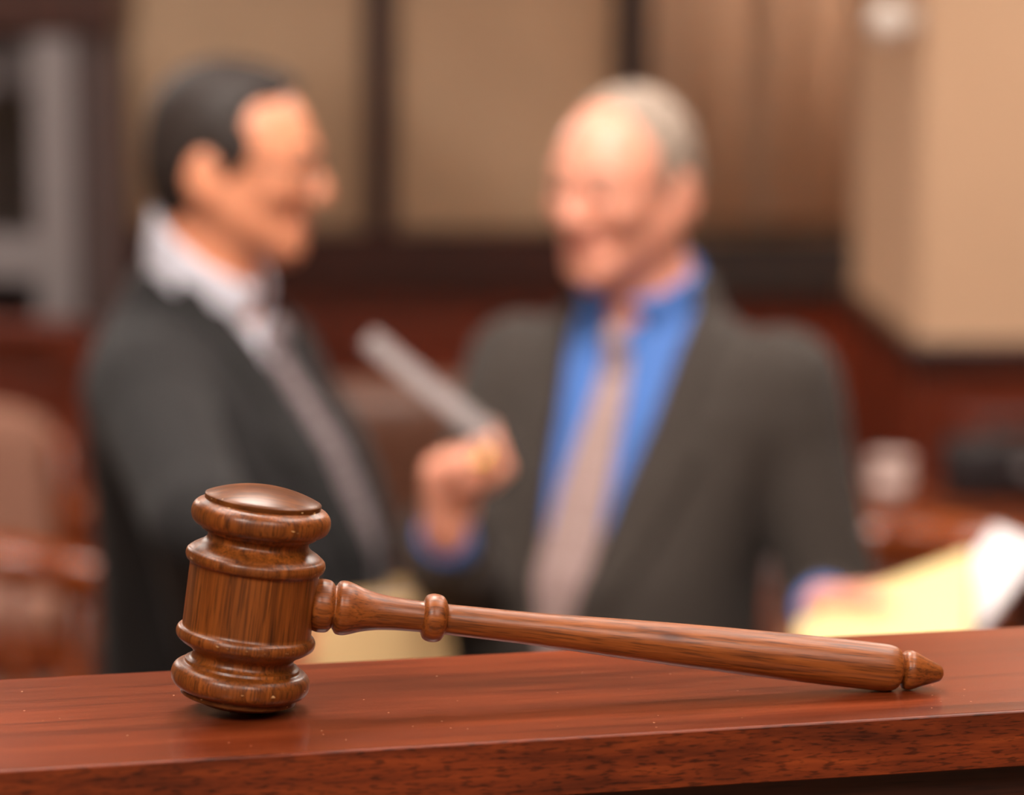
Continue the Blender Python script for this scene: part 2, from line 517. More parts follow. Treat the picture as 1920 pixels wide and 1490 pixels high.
hd = lathe([(HX(x), HR(x, r)) for x, r in hp] + [(HX(1688), HR(1688, 26)), (HX(1688), 0)], 64, 'x')
handle = obj('handle', hd, M['gavel_handle'], gav, True)
fp = [(1684, 0), (1684, 26)] + smooth_curve([(1686, 30), (1690, 35), (1699, 37), (1710, 34), (1726, 27), (1742, 20.5), (1754, 15.5), (1759, 11)], 5) + [(1761, 6), (1761.5, 0)]
obj('finial', lathe([(HX(x), HR(x, r)) for x, r in fp], 64, 'x'), M['gavel_handle'], handle, True)

# ------------------------------------------------------------------ sculpting: signed distance fields meshed by surface nets
class Sculpt:
    def __init__(self, lo, hi, h):
        self.lo = np.array(lo, np.float32); self.h = h
        self.n = np.ceil((np.array(hi) - np.array(lo)) / h).astype(int) + 1
        self.D = np.full(self.n, 10.0, np.float32)
        self.frame = None
    def copy(self):
        s = Sculpt.__new__(Sculpt); s.lo, s.h, s.n, s.frame = self.lo, self.h, self.n, self.frame
        s.D = self.D.copy(); return s
    def grid(self, c=None, r=None):
        if c is None: a, b = np.zeros(3, int), self.n
        else:
            a = np.clip(np.floor((np.array(c) - r - self.lo) / self.h).astype(int), 0, self.n)
            b = np.clip(np.ceil((np.array(c) + r - self.lo) / self.h).astype(int) + 1, 0, self.n)
        sl = tuple(slice(i, j) for i, j in zip(a, b))
        ax = [self.lo[i] + np.arange(a[i], b[i], dtype=np.float32) * self.h for i in range(3)]
        return sl, ax[0][:, None, None], ax[1][None, :, None], ax[2][None, None, :]
    def put(self, f, c=None, r=None, k=0.0, cut=False):
        """blend in f(x, y, z) near the sphere c, r given in the current frame"""
        if self.frame and c is not None:
            R, t, q = self.frame
            cw = np.array(R) @ np.array(c) * q + np.array(t)
        else: cw = c
        sl, x, y, z = self.grid(cw, None if r is None else r + k + 0.03)
        if 0 in self.D[sl].shape: return
        if self.frame:
            R, t, q = np.array(self.frame[0]), np.array(self.frame[1]), self.frame[2]
            X, Y, Z = (x - t[0]) / q, (y - t[1]) / q, (z - t[2]) / q
            x, y, z = (R[0, i] * X + R[1, i] * Y + R[2, i] * Z for i in range(3))
        d = f(x, y, z) * (self.frame[2] if self.frame else 1); a = self.D[sl]
        if cut: self.D[sl] = -smin(-a, d, k)
        else: self.D[sl] = smin(a, d, k)
    def ell(self, c, r, k=0.01, cut=False):
        c = np.array(c, float); r = np.array(r, float)
        def f(x, y, z):
            X, Y, Z = (x - c[0]) / r[0], (y - c[1]) / r[1], (z - c[2]) / r[2]
            k0 = np.sqrt(X * X + Y * Y + Z * Z)
            k1 = np.sqrt((X / r[0]) ** 2 + (Y / r[1]) ** 2 + (Z / r[2]) ** 2) + 1e-9
            return k0 * (k0 - 1) / k1
        self.put(f, c, r.max(), k, cut)
    def cap(self, a, b, ra, rb=None, k=0.01, cut=False):
        rb = ra if rb is None else rb
        a = np.array(a, float); b = np.array(b, float); v = b - a; L2 = (v @ v) + 1e-12
        def f(x, y, z):
            X, Y, Z = x - a[0], y - a[1], z - a[2]
            t = np.clip((X * v[0] + Y * v[1] + Z * v[2]) / L2, 0, 1)
            return np.sqrt((X - t * v[0]) ** 2 + (Y - t * v[1]) ** 2 + (Z - t * v[2]) ** 2) - (ra + (rb - ra) * t)
        self.put(f, (a + b) / 2, math.sqrt(L2) / 2 + max(ra, rb), k, cut)
    def limb(self, pts, rs, k=0.01):
        for i in range(len(pts) - 1): self.cap(pts[i], pts[i + 1], rs[i], rs[i + 1], k)
    def mesh(self, name):
        D, h = self.D, self.h
        D = D.copy()
        for ax in range(3):
            for e in (0, -1):
                sl = [slice(None)] * 3; sl[ax] = e; D[tuple(sl)] = np.maximum(D[tuple(sl)], 1e-3)
        s = D < 0
        cnt = np.zeros(np.array(D.shape) - 1, np.int8)
        for i in (0, 1):
            for j in (0, 1):
                for k in (0, 1):
                    cnt += s[i:D.shape[0] - 1 + i, j:D.shape[1] - 1 + j, k:D.shape[2] - 1 + k]
        act = np.argwhere((cnt > 0) & (cnt < 8))
        ids = np.full(cnt.shape, -1, np.int32); ids[tuple(act.T)] = np.arange(len(act))
        val = {}
        for i in (0, 1):
            for j in (0, 1):
                for k in (0, 1):
                    val[i, j, k] = D[act[:, 0] + i, act[:, 1] + j, act[:, 2] + k]
        pos = np.zeros((len(act), 3)); num = np.zeros(len(act))
        for p in val:
            for ax in range(3):
                if p[ax]: continue
                q = list(p); q[ax] = 1; q = tuple(q)
                a, b = val[p], val[q]; m = (a < 0) != (b < 0)
                t = np.where(m, a / np.where(m, a - b, 1), 0)
                e = np.repeat(np.array(p, float)[None], len(act), 0); e[:, ax] += t
                pos[m] += e[m]; num[m] += 1
        V = self.lo + (act + pos / num[:, None]) * h
        faces = []
        for ax in range(3):
            u, w_ = (ax + 1) % 3, (ax + 2) % 3
            s0 = [slice(None)] * 3; s1 = [slice(None)] * 3; s0[ax] = slice(0, -1); s1[ax] = slice(1, None)
            d0, d1 = s[tuple(s0)], s[tuple(s1)]
            for flip in (False, True):
                ed = np.argwhere((d0 & ~d1) if not flip else (~d0 & d1))
                if not len(ed): continue
                ok = (ed[:, u] > 0) & (ed[:, w_] > 0) & (ed[:, u] < D.shape[u] - 1) & (ed[:, w_] < D.shape[w_] - 1)
                ed = ed[ok]; quad = []
                for du, dw in ((-1, -1), (0, -1), (0, 0), (-1, 0)):
                    c = ed.copy(); c[:, u] += du; c[:, w_] += dw
                    quad.append(ids[tuple(c.T)])
                quad = np.stack(quad, 1)
                faces.append(quad[:, ::-1] if flip else quad)
        Fq = np.concatenate(faces)
        # two rounds of gentle smoothing take the voxel steps out
        for _ in range(2):
            acc = np.zeros_like(V); n_ = np.zeros(len(V))
            for i in range(4):
                a, b = Fq[:, i], Fq[:, (i + 1) % 4]
                np.add.at(acc, a, V[b]); np.add.at(n_, a, 1)
                np.add.at(acc, b, V[a]); np.add.at(n_, b, 1)
            V = 0.5 * V + 0.5 * acc / np.maximum(n_, 1)[:, None]
        me = bpy.data.meshes.new(name)
        me.vertices.add(len(V)); me.vertices.foreach_set('co', V.astype(np.float32).ravel())
        me.loops.add(Fq.size); me.loops.foreach_set('vertex_index', Fq.astype(np.int32).ravel())
        me.polygons.add(len(Fq)); me.polygons.foreach_set('loop_start', np.arange(0, Fq.size, 4, dtype=np.int32))
        me.update(calc_edges=True); me.validate()
        me.polygons.foreach_set('use_smooth', [True] * len(me.polygons))
        return me

def smin(a, b, k):
    if k <= 0: return np.minimum(a, b)
    h = np.maximum(k - np.abs(a - b), 0) / k
    return np.minimum(a, b) - h * h * k * 0.25

def loft(tab, grow=0.0, p=2.4):
    """tab rows: z, cx, cy, half width, half depth"""
    T = np.array(tab, float)
    def f(x, y, z):
        g = [np.interp(z, T[:, 0], T[:, i]) for i in range(1, 5)]
        a, b = g[2] + grow, g[3] + grow
        q = (np.abs((x - g[0]) / a) ** p + np.abs((y - g[1]) / b) ** p) ** (1 / p)
        d = (q - 1) * np.minimum(a, b)
        return np.maximum(d, np.maximum(T[0, 0] - z, z - T[-1, 0]))
    return f

def strip(tab, tor=((0, 0), (2, 0))):
    """band between xl(z) and xr(z): rows z, xl, xr, measured from the torso's centre line"""
    T = np.array(tab, float)
    def f(x, y, z):
        x = x - np.interp(z, [r[0] for r in tor], [r[1] for r in tor])
        l = np.interp(z, T[:, 0], T[:, 1]); r = np.interp(z, T[:, 0], T[:, 2])
        return np.maximum(np.maximum(l - x, x - r), np.maximum(T[0, 0] - z, z - T[-1, 0]))
    return f

def rotm(yaw=0, pitch=0, roll=0):
    """columns: x axis, y axis, z axis of a head that faces -y; yaw turns it left or right, pitch > 0 nods down"""
    return np.array(Matrix.Rotation(yaw, 3, 'Z') @ Matrix.Rotation(roll, 3, 'Y') @ Matrix.Rotation(pitch, 3, 'X'))

def head_shape(S, jaw=1.0):
    S.ell((0, 0.018, 0.030), (0.075, 0.097, 0.088), 0.02)
    S.ell((0, -0.025, 0.02), (0.066, 0.068, 0.078), 0.03)
    S.ell((0, -0.028, -0.042), (0.058 * jaw, 0.060, 0.072), 0.035)
    for s in (-1, 1):
        S.cap((s * 0.056 * jaw, 0.012, -0.050), (s * 0.020, -0.072, -0.096), 0.018, 0.017, 0.03)
        S.cap((s * 0.008, -0.088, 0.026), (s * 0.046, -0.070, 0.024), 0.010, 0.010, 0.018)
        S.ell((s * 0.042, -0.064, -0.022), (0.022, 0.022, 0.018), 0.025)
        S.ell((s * 0.031, -0.104, 0.006), (0.016, 0.016, 0.011), 0.012, cut=True)
        S.ell((s * 0.031, -0.0815, 0.014), (0.0175, 0.0150, 0.0085), 0.006)
        S.ell((s * 0.031, -0.0800, -0.002), (0.0165, 0.0135, 0.0060), 0.006)
        S.cap((s * 0.016, -0.094, -0.038), (s * 0.036, -0.076, -0.066), 0.004, k=0.010, cut=True)
        S.ell((s * 0.012, -0.106, -0.030), (0.010, 0.011, 0.009), 0.008)
        S.ell((s * 0.079, 0.033, -0.020), (0.013, 0.023, 0.036), 0.010)
        S.ell((s * 0.092, 0.026, -0.016), (0.008, 0.011, 0.019), 0.006, cut=True)
    S.ell((0, -0.078, -0.104), (0.021, 0.018, 0.016), 0.025)
    S.cap((0, -0.093, 0.014), (0, -0.117, -0.024), 0.0085, 0.0125, 0.012)
    S.cap((-0.017, -0.089, -0.061), (0.017, -0.089, -0.061), 0.0075, k=0.012)
    S.cap((-0.015, -0.088, -0.073), (0.015, -0.088, -0.073), 0.0080, k=0.012)
    S.limb([(-0.027, -0.086, -0.060), (-0.012, -0.092, -0.066), (0.012, -0.092, -0.066), (0.027, -0.086, -0.060)], (0.004,) * 4, 0.006) if False else None

def hand_shape(S, wrist, d, n, s, curls=(60, 65, 70, 75), spread=0.10, thumb=(0.75, 0.55, 0.15), tb=25, k=0.008):
    """palm, four separate curled fingers of unequal length, and a thumb leaving the side of the palm"""
    d, n, s = (np.array(v, float) / np.linalg.norm(v) for v in (d, n, s))
    W = np.array(wrist, float)
    for j in range(5):
        o = (j - 2) * 0.0165
        S.cap(W + d * 0.012 + s * o * 0.6, W + d * (0.086 - 0.004 * abs(j - 1.6)) + s * o, 0.016, 0.0135, 0.014)
    ends = []
    for j in range(4):
        o = (1.5 - j) * 0.0205
        L = (0.042, 0.047, 0.044, 0.035)[j]
        p = W + d * (0.090 - 0.003 * abs(j - 1.2)) + s * o
        ang = 0
        dirj = d + s * spread * (1.5 - j) * 0.6; dirj /= np.linalg.norm(dirj)
        pts = [p]
        for q, (f, g) in enumerate(((1.0, 0.75), (0.66, 1.0), (0.52, 0.75))):
            ang += math.radians(curls[j]) * g
            v = dirj * math.cos(ang) + n * math.sin(ang)
            p = p + v * L * f; pts.append(p)
        S.limb(pts, (0.0100, 0.0092, 0.0085, 0.0074), 0.004)
        ends.append(pts)
    p0 = W + d * 0.022 + s * 0.030
    td = d * thumb[0] + s * thumb[1] + n * thumb[2]; td /= np.linalg.norm(td)
    p1 = p0 + td * 0.042
    a = math.radians(tb)
    td2 = td * math.cos(a) + (d * 0.8 + n * 0.6) * math.sin(a); td2 /= np.linalg.norm(td2)
    p2 = p1 + td2 * 0.034
    td3 = td2 * math.cos(a) + (d * 0.8 + n * 0.6) * math.sin(a); td3 /= np.linalg.norm(td3)
    p3 = p2 + td3 * 0.026
    S.limb([p0, p1, p2, p3], (0.0165, 0.0125, 0.0110, 0.0088), 0.010)
    ends.append([p0, p1, p2, p3])
    return ends

def ik(sh, wr, l1, l2, pole):
    sh, wr, pole = (np.array(v, float) for v in (sh, wr, pole))
    v = wr - sh; L = np.linalg.norm(v)
    if L > (l1 + l2) * 0.995: return sh + v * l1 / (l1 + l2)
    u = v / L; a = (l1 * l1 - l2 * l2 + L * L) / (2 * L)
    hgt = math.sqrt(max(l1 * l1 - a * a, 0)); pp = pole - u * (pole @ u); pp /= np.linalg.norm(pp)
    return sh + u * a + pp * hgt

HS = 0.905                                  # head size
def make_person(spec):
    """builds one standing figure in its own frame (faces -y, soles at z = 0)"""
    root = thing('person', spec['label'], 'person', spec['loc'], spec['yaw'])
    m = spec['mats']
    LO, HI = (-0.50, -0.52, -0.002), (0.50, 0.32, 1.76)
    h = 0.0052
    tor = spec['torso']                       # jacket loft
    shL, shR = spec['shoulder']               # +x side, -x side
    hands = spec['hands']
    # ---------------- body: one continuous surface
    S = Sculpt(LO, HI, h)
    S.put(loft([r for r in tor if r[0] > 0.80], -0.030), k=0.03)
    hipz = 0.90
    for sx in (-1, 1):
        S.limb([(sx * 0.09, 0.01, 0.92), (sx * 0.105, -0.005, 0.50), (sx * 0.11, 0.02, 0.10)], (0.085, 0.056, 0.038), 0.05)
        S.limb([(sx * 0.11, 0.03, 0.06), (sx * 0.125, -0.13, 0.035)], (0.038, 0.030), 0.03)
    arms = []
    for sx, sh, H in ((1, shL, hands[0]), (-1, shR, hands[1])):
        wr = np.array(H['wrist']); el = ik(sh, wr, 0.305, 0.265, H['pole'])
        S.limb([sh, el, wr], (0.050, 0.040, 0.026), 0.03)
        arms.append((sh, el, wr))
    hc, hr = spec['head_c'], spec['head_r']
    nb = spec['neck_base']
    S.cap(np.array(nb) + (0, 0.01, -0.05), np.array(hc) + hr @ np.array((0, 0.020, -0.045)), 0.066, 0.055, 0.03)
    S.frame = (hr, hc, HS); head_shape(S, spec.get('jaw', 1.0)); S.frame = None
    fing = []
    for (sh, el, wr), H in zip(arms, hands):
        fing.append(hand_shape(S, wr, H['d'], H['n'], H['s'], **H.get('kw', {})))
    obj('body', S.mesh('body'), m['skin'], root)
    # ---------------- jacket with V opening
    J = Sculpt((-0.5, -0.5, 0.70), (0.5, 0.3, 1.56), h)
    J.put(loft(tor), k=0.0)
    sl, x, y, z = J.grid()
    for (sh, el, wr), H in zip(arms, hands):
        cu = el + (wr - el) * 0.975; u = (wr - el) / np.linalg.norm(wr - el)
        J.cap(sh, sh + (el - sh) * 0.12, 0.067, 0.066, 0.05)
        J.cap(sh, el, 0.067, 0.057, 0.012)
        A_ = Sculpt((-0.5, -0.5, 0.70), (0.5, 0.3, 1.56), h)
        A_.cap(el, cu, 0.057, 0.042, 0)
        ax_ = u
        for t in (0.03, 0.075):                # soft creases past the elbow
            A_.ell(el + ax_ * t + np.array((0, -0.064, 0)), (0.05, 0.008, 0.006), 0.012, cut=True)
        A_.D = np.maximum(A_.D, (x - cu[0]) * u[0] + (y - cu[1]) * u[1] + (z - cu[2]) * u[2])
        J.D = smin(J.D, A_.D, 0.012)
    jk = J.copy()
    V = strip(spec['vee'], tor)
    sl, x, y, z = J.grid()
    cyz = np.interp(z, [r[0] for r in tor], [r[2] for r in tor])
    front = y - cyz + 0.02
    J.D = np.maximum(J.D, -np.maximum(V(x, y, z), front))
    nk = Sculpt((-0.5, -0.5, 0.70), (0.5, 0.3, 1.56), h)          # neck hole
    nk.cap(np.array(nb) + (0, 0.012, -0.02), np.array(hc) + hr @ np.array((0, 0.020, -0.045)), 0.071, 0.066, 0)
    J.D = np.maximum(J.D, -nk.D)
    obj('jacket', J.mesh('jacket'), m['suit'], root)
    for side in (0, 1):
        Lp = jk.copy()
        Lp.D = np.maximum(np.maximum(jk.D - 0.0075, -(jk.D + 0.004)), np.maximum(strip(spec['lapel'][side], tor)(x, y, z), front))
        Lp.D = np.maximum(Lp.D, -nk.D)
        obj('lapel', Lp.mesh('lapel'), m['suit'], root)
    # ---------------- shirt, collar, tie
    T = Sculpt((-0.30, -0.35, 0.95), (0.30, 0.25, 1.60), 0.0045)
    T.put(loft([r for r in tor if r[0] > 0.93], -0.014), k=0)
    sl2, x2, y2, z2 = T.grid()
    cy2 = np.interp(z2, [r[0] for r in tor], [r[2] for r in tor])
    fr2 = y2 - cy2 + 0.01
    sh_d = T.D.copy()
    obj('shirt', T.mesh('shirt'), m['shirt'], root)
    K = Sculpt((-0.2, -0.25, 1.30), (0.2, 0.2, 1.60), 0.004)
    K.cap(np.array(nb) + (0, 0.012, -0.06), np.array(hc) + hr @ np.array((0, 0.020, -0.045)), spec['collar_r'] + 0.004, spec['collar_r'] - 0.002, 0)
    s3, x3, y3, z3 = K.grid()
    cn, c0, ch = spec['collar']                # tilt normal, centre, half height
    cn = np.array(cn) / np.linalg.norm(cn)
    pl = (x3 - c0[0]) * cn[0] + (y3 - c0[1]) * cn[1] + (z3 - c0[2]) * cn[2]
    D0 = K.D.copy()
    K.D = np.maximum(np.maximum(D0, -(D0 + 0.010)), np.abs(pl) - ch)
    gap = np.maximum(np.abs(x3 - nb[0]) - 0.006 - np.maximum(0.0, (c0[2] + 0.01 - z3)) * 0.55, y3 - nb[1])   # front opening of the collar
    K.D = np.maximum(K.D, -gap)
    obj('collar', K.mesh('collar'), m['shirt'], root)
    Ti = T.copy()
    Ti.D = np.maximum(np.maximum(sh_d - 0.011, -(sh_d + 0.004)), np.maximum(strip(spec['tie'], tor)(x2, y2, z2), fr2))
    tie = obj('tie', Ti.mesh('tie'), m['tie'], root)
    kz = spec['tie'][-1][0]
    Kn = Sculpt((-0.1, -0.30, kz - 0.08), (0.1, 0.15, kz + 0.08), 0.004)
    Kn.cap(np.array(spec['knot']) + (0, 0, 0.016), np.array(spec['knot']) - (0, 0.004, 0.018), 0.0165, 0.011, 0)
    obj('tie_knot', Kn.mesh('tie_knot'), m['tie'], tie)
    # ---------------- cuffs
    for (sh, el, wr), H in zip(arms, hands):
        u = (wr - el) / np.linalg.norm(wr - el)
        Q = Sculpt(tuple(wr - 0.09), tuple(wr + 0.09), 0.004)
        Q.cap(wr - u * 0.05, wr + u * 0.006, 0.034, 0.033, 0)
        s4, x4, y4, z4 = Q.grid()
        pr = (x4 - wr[0]) * u[0] + (y4 - wr[1]) * u[1] + (z4 - wr[2]) * u[2]
        Q.D = np.maximum(np.maximum(Q.D, pr - 0.006), -0.055 - pr)
        obj('shirt_cuff', Q.mesh('shirt_cuff'), m['shirt'], root)
    # ---------------- trousers, belt, shoes
    G = Sculpt((-0.30, -0.25, 0.03), (0.30, 0.25, 1.02), 0.006)
    G.put(loft([r for r in tor if 0.80 < r[0] < 1.06], -0.018), k=0.0)
    for sx in (-1, 1):
        G.limb([(sx * 0.088, 0.01, 0.90), (sx * 0.105, 0.0, 0.50), (sx * 0.112, 0.02, 0.11)], (0.104, 0.083, 0.075), 0.06)
    s5, x5, y5, z5 = G.grid()
    G.D = np.maximum(G.D, 0.055 - z5)
    obj('trousers', G.mesh('trousers'), m['trousers'], root)
    for sx in (-1, 1):
        Sh = Sculpt((sx * 0.12 - 0.09, -0.27, -0.004), (sx * 0.12 + 0.09, 0.15, 0.16), 0.005)
        Sh.limb([(sx * 0.112, 0.045, 0.05), (sx * 0.118, -0.06, 0.042), (sx * 0.128, -0.16, 0.034)], (0.045, 0.046, 0.038), 0.03)
        Sh.cap((sx * 0.112, 0.03, 0.06), (sx * 0.112, 0.025, 0.11), 0.046, 0.044, 0.03)
        s6, x6, y6, z6 = Sh.grid()
        Sh.D = np.maximum(Sh.D, 0.003 - z6)
        obj('shoe', Sh.mesh('shoe'), m['shoe'], root)
    # ---------------- hair, brows, eyes, lips in the frame of the head
    R4 = Matrix([list(hr[0]*HS) + [hc[0]], list(hr[1]*HS) + [hc[1]], list(hr[2]*HS) + [hc[2]], [0, 0, 0, 1]])
    Hh = Sculpt((-0.12, -0.15, -0.13), (0.12, 0.15, 0.15), 0.004)
    spec['hair'](Hh)
    bd = obj('hair', Hh.mesh('hair'), m['hair'], root); bd.matrix_local = R4
    def face_y(px_, pz_):                      # front of the face at head-local x, z
        for yy in np.arange(-0.135, 0.0, 0.001):
            g = (np.array(hc) + hr @ np.array((px_, yy, pz_)) * HS - S.lo) / S.h
            i0 = np.floor(g).astype(int); f_ = g - i0
            d_ = 0.0
            for c_ in range(8):
                o_ = np.array((c_ & 1, (c_ >> 1) & 1, c_ >> 2))
                d_ += S.D[tuple(i0 + o_)] * np.prod(np.where(o_, f_, 1 - f_))
            if d_ < 0: return float(yy)
        return -0.08
    for sx in (-1, 1):
        o = obj('eyebrow', tube(smooth_curve([(sx * bx_, face_y(sx * bx_, bz_) + 0.001, bz_) for bx_, bz_ in ((0.014, 0.027), (0.032, 0.033), (0.049, 0.027))], 4), [0.003] + [0.0042] * 7 + [0.002], 8), m['brow'], root, True)
        o.matrix_local = R4
        e = lathe([(-0.0128 + 0.0032 * k, math.sqrt(max(0.0128 ** 2 - (-0.0128 + 0.0032 * k) ** 2, 0))) for k in range(9)], 20)
        o = obj('eye', e, m['eye'], root, True)
        o.matrix_local = R4 @ Matrix.Translation((sx * 0.031, -0.0818, 0.006))
        ir = lathe([(0, 0), (0, 0.0055), (0.0012, 0.0045), (0.0016, 0)], 16)
        for v in ir.verts: v.co = Vector((v.co.x, -v.co.z - 0.0116, v.co.y))
        obj('iris', ir, m['iris'], o, True)
    up = [(-0.029, -0.0600), (-0.020, -0.0620), (-0.008, -0.0610), (0, -0.0622), (0.008, -0.0610), (0.020, -0.0620), (0.029, -0.0600)]
    dn = [(-0.028, -0.0615), (-0.016, -0.0700), (0, -0.0725), (0.016, -0.0700), (0.028, -0.0615)]
    on = lambda pts: [(px_, face_y(px_, pz_) + 0.0014, pz_) for px_, pz_ in pts]
    lb = tube(smooth_curve(on(up), 3), 0.0034, 8)
    tube(smooth_curve(on(dn), 3), 0.0040, 8, lb)
    o = obj('lips', lb, m['lips'], root, True); o.matrix_local = R4
    return root, fing, arms, R4

def world_to_local(p, loc, yaw):
    return np.array(Matrix.Rotation(-yaw, 3, 'Z') @ (Vector(p) - Vector(loc)))
def vec_local(v, yaw):
    return np.array(Matrix.Rotation(-yaw, 3, 'Z') @ Vector(v))

M['skin_a'] = plain('tan skin', (226, 150, 114), 0.38, var=0.10, scale=25, sub=0.15)
M['skin_b'] = plain('fair skin', (232, 160, 134), 0.34, var=0.10, scale=25, sub=0.15)
M['lips'] = plain('lips', (176, 92, 78), 0.4)
M['eye'] = plain('eye white', (225, 215, 208), 0.2, var=0.03)
M['iris'] = plain('brown iris', (50, 34, 26), 0.2)
M['suit_a'] = cloth('charcoal suiting', (32, 30, 30))
M['suit_b'] = cloth('grey brown suiting', (60, 53, 48))
M['shirt_a'] = cloth('white shirting', (214, 212, 222), rough=0.7)
M['shirt_b'] = cloth('blue shirting', (74, 114, 182), rough=0.7)
M['tie_a'] = cloth('grey dotted silk', (112, 98, 100), (160, 148, 150), rough=0.5)
M['tie_b'] = cloth('mauve grey silk', (158, 132, 128), (176, 152, 148), rough=0.5)
M['hair_a'] = plain('dark brown hair', (46, 37, 33), 0.6, spec=0.35, var=0.3, scale=80, bmp=0.5, bscale=300)
M['hair_b'] = plain('grey hair', (160, 142, 128), 0.75, spec=0.2, var=0.2, scale=80, bmp=0.5, bscale=300)
M['brow_b'] = plain('grey brow', (150, 116, 96), 0.6)
M['shoe'] = plain('black shoe leather', (26, 22, 20), 0.3)
M['gold'] = plain('gold', (226, 186, 100), 0.25, 1.0, var=0.05)
M['frame'] = plain('dark glasses frame', (52, 34, 28), 0.4)

def hair_full(S):
    """dark hair: full at the back and sides, receding at the temples"""
    S.ell((0, 0.022, 0.036), (0.086, 0.104, 0.098), 0)
    S.ell((0, 0.055, -0.020), (0.072, 0.066, 0.075), 0.03)
    S.ell((0, -0.02, 0.092), (0.050, 0.062, 0.036), 0.02)
    S.ell((0, -0.085, 0.020), (0.12, 0.062, 0.092), 0.01, cut=True)
    S.ell((0, -0.030, -0.085), (0.13, 0.070, 0.085), 0.01, cut=True)
    for s in (-1, 1):
        S.ell((s * 0.070, -0.055, 0.058), (0.040, 0.040, 0.040), 0.015, cut=True)
        S.ell((s * 0.087, 0.030, -0.022), (0.020, 0.026, 0.036), 0.006, cut=True)
        S.cap((s * 0.074, -0.014, 0.032), (s * 0.073, 0.000, -0.012), 0.012, 0.008, 0.01)

def hair_balding(S):
    """short grey hair on the sides and back, thin on top, bald forehead"""
    S.ell((0, 0.022, 0.034), (0.081, 0.101, 0.092), 0)
    S.ell((0, 0.060, -0.015), (0.068, 0.058, 0.070), 0.03)
    S.ell((0, -0.085, 0.045), (0.075, 0.085, 0.075), 0.012, cut=True)
    S.ell((0, -0.085, -0.03), (0.12, 0.085, 0.10), 0.01, cut=True)
    S.ell((0, -0.030, -0.085), (0.13, 0.070, 0.085), 0.01, cut=True)
    for s in (-1, 1):
        S.ell((s * 0.087, 0.030, -0.022), (0.020, 0.026, 0.036), 0.006, cut=True)
        S.cap((s * 0.073, -0.008, 0.030), (s * 0.072, 0.002, -0.012), 0.008, 0.006, 0.01)

# ---- man in the dark suit, in profile on the left
yawA = math.radians(70)
locA = Vector((-0.366, 3.42, 0))
torsoA = [(0.74, 0, -0.035, 0.195, 0.165), (0.90, 0, -0.045, 0.190, 0.170), (1.00, 0, -0.052, 0.182, 0.176), (1.16, 0, -0.045, 0.176, 0.172),
          (1.27, 0, -0.018, 0.180, 0.152), (1.34, 0, 0.004, 0.178, 0.128), (1.39, 0, 0.016, 0.160, 0.106), (1.42, 0, 0.020, 0.120, 0.090),
          (1.445, 0, 0.022, 0.088, 0.078), (1.48, 0, 0.022, 0.074, 0.066)]
dnA = (0, -0.15, -1)
specA = dict(label='man in a charcoal suit, white collar and glasses, turned in profile', loc=locA, yaw=yawA, torso=torsoA,
    shoulder=(np.array((0.155, 0.005, 1.350)), np.array((-0.155, 0.005, 1.350))),
    hands=[dict(wrist=(0.215, -0.11, 0.845), pole=(1, 0.15, 0), d=dnA, n=(-1, 0, 0), s=(0, -1, 0.15), kw=dict(curls=(28, 30, 32, 34))),
           dict(wrist=world_to_local(P(398, 1215, 3.20), locA, yawA), pole=vec_local((0.25, -1.0, 0.0), yawA), d=vec_local((0.97, 0.05, 0.15), yawA), n=vec_local((0, 1, 0), yawA), s=vec_local((-0.15, 0, 1), yawA), kw=dict(curls=(62, 66, 68, 70), thumb=(0.9, 0.3, 0.3), tb=10))],
    head_c=np.array((0.0, -0.041, 1.608)), head_r=rotm(math.radians(16), math.radians(8), 0), neck_base=(0, 0.003, 1.44),
    vee=[(1.02, -0.004, 0.004), (1.20, -0.026, 0.026), (1.36, -0.034, 0.034), (1.56, -0.080, 0.080)],
    lapel=[[(1.02, 0.002, 0.012), (1.18, 0.032, 0.085), (1.30, 0.052, 0.125), (1.33, 0.056, 0.095), (1.43, 0.070, 0.105), (1.50, 0.075, 0.09)],
           [(1.02, -0.012, -0.002), (1.18, -0.085, -0.032), (1.30, -0.125, -0.052), (1.33, -0.095, -0.056), (1.43, -0.105, -0.070), (1.50, -0.09, -0.075)]],
    collar_r=0.077, collar=((0, -0.74, 1), (0, -0.020, 1.466), 0.028),
    tie=[(0.98, -0.036, 0.036), (1.10, -0.040, 0.040), (1.25, -0.032, 0.032), (1.395, -0.016, 0.016)], knot=(0, -0.087, 1.393),
    hair=hair_full, mats=dict(skin=M['skin_a'], suit=M['suit_a'], shirt=M['shirt_a'], tie=M['tie_a'], trousers=M['suit_a'], shoe=M['shoe'],
                              hair=M['hair_a'], brow=M['hair_a'], eye=M['eye'], iris=M['iris'], lips=M['lips']))
manA, fA, aA, RA = make_person(specA)
gl = bmesh.new()
for s in (-1, 1):
    pts = [(s * 0.033 + 0.024 * math.cos(a), -0.108 + 0.006 * abs(math.cos(a)), 0.002 + 0.019 * math.sin(a)) for a in [2 * math.pi * k / 24 for k in range(24)]]
    tube(pts, 0.0018, 8, gl, closed=True)
    tube([(s * 0.056, -0.102, 0.008), (s * 0.076, -0.060, 0.010), (s * 0.083, 0.014, 0.010), (s * 0.083, 0.034, 0.000)], 0.0018, 8, gl)
tube(smooth_curve([(-0.011, -0.108, 0.006), (0, -0.116, 0.010), (0.011, -0.108, 0.006)], 4), 0.0018, 8, gl)
o = obj('glasses', gl, M['frame'], manA, True); o.matrix_local = RA

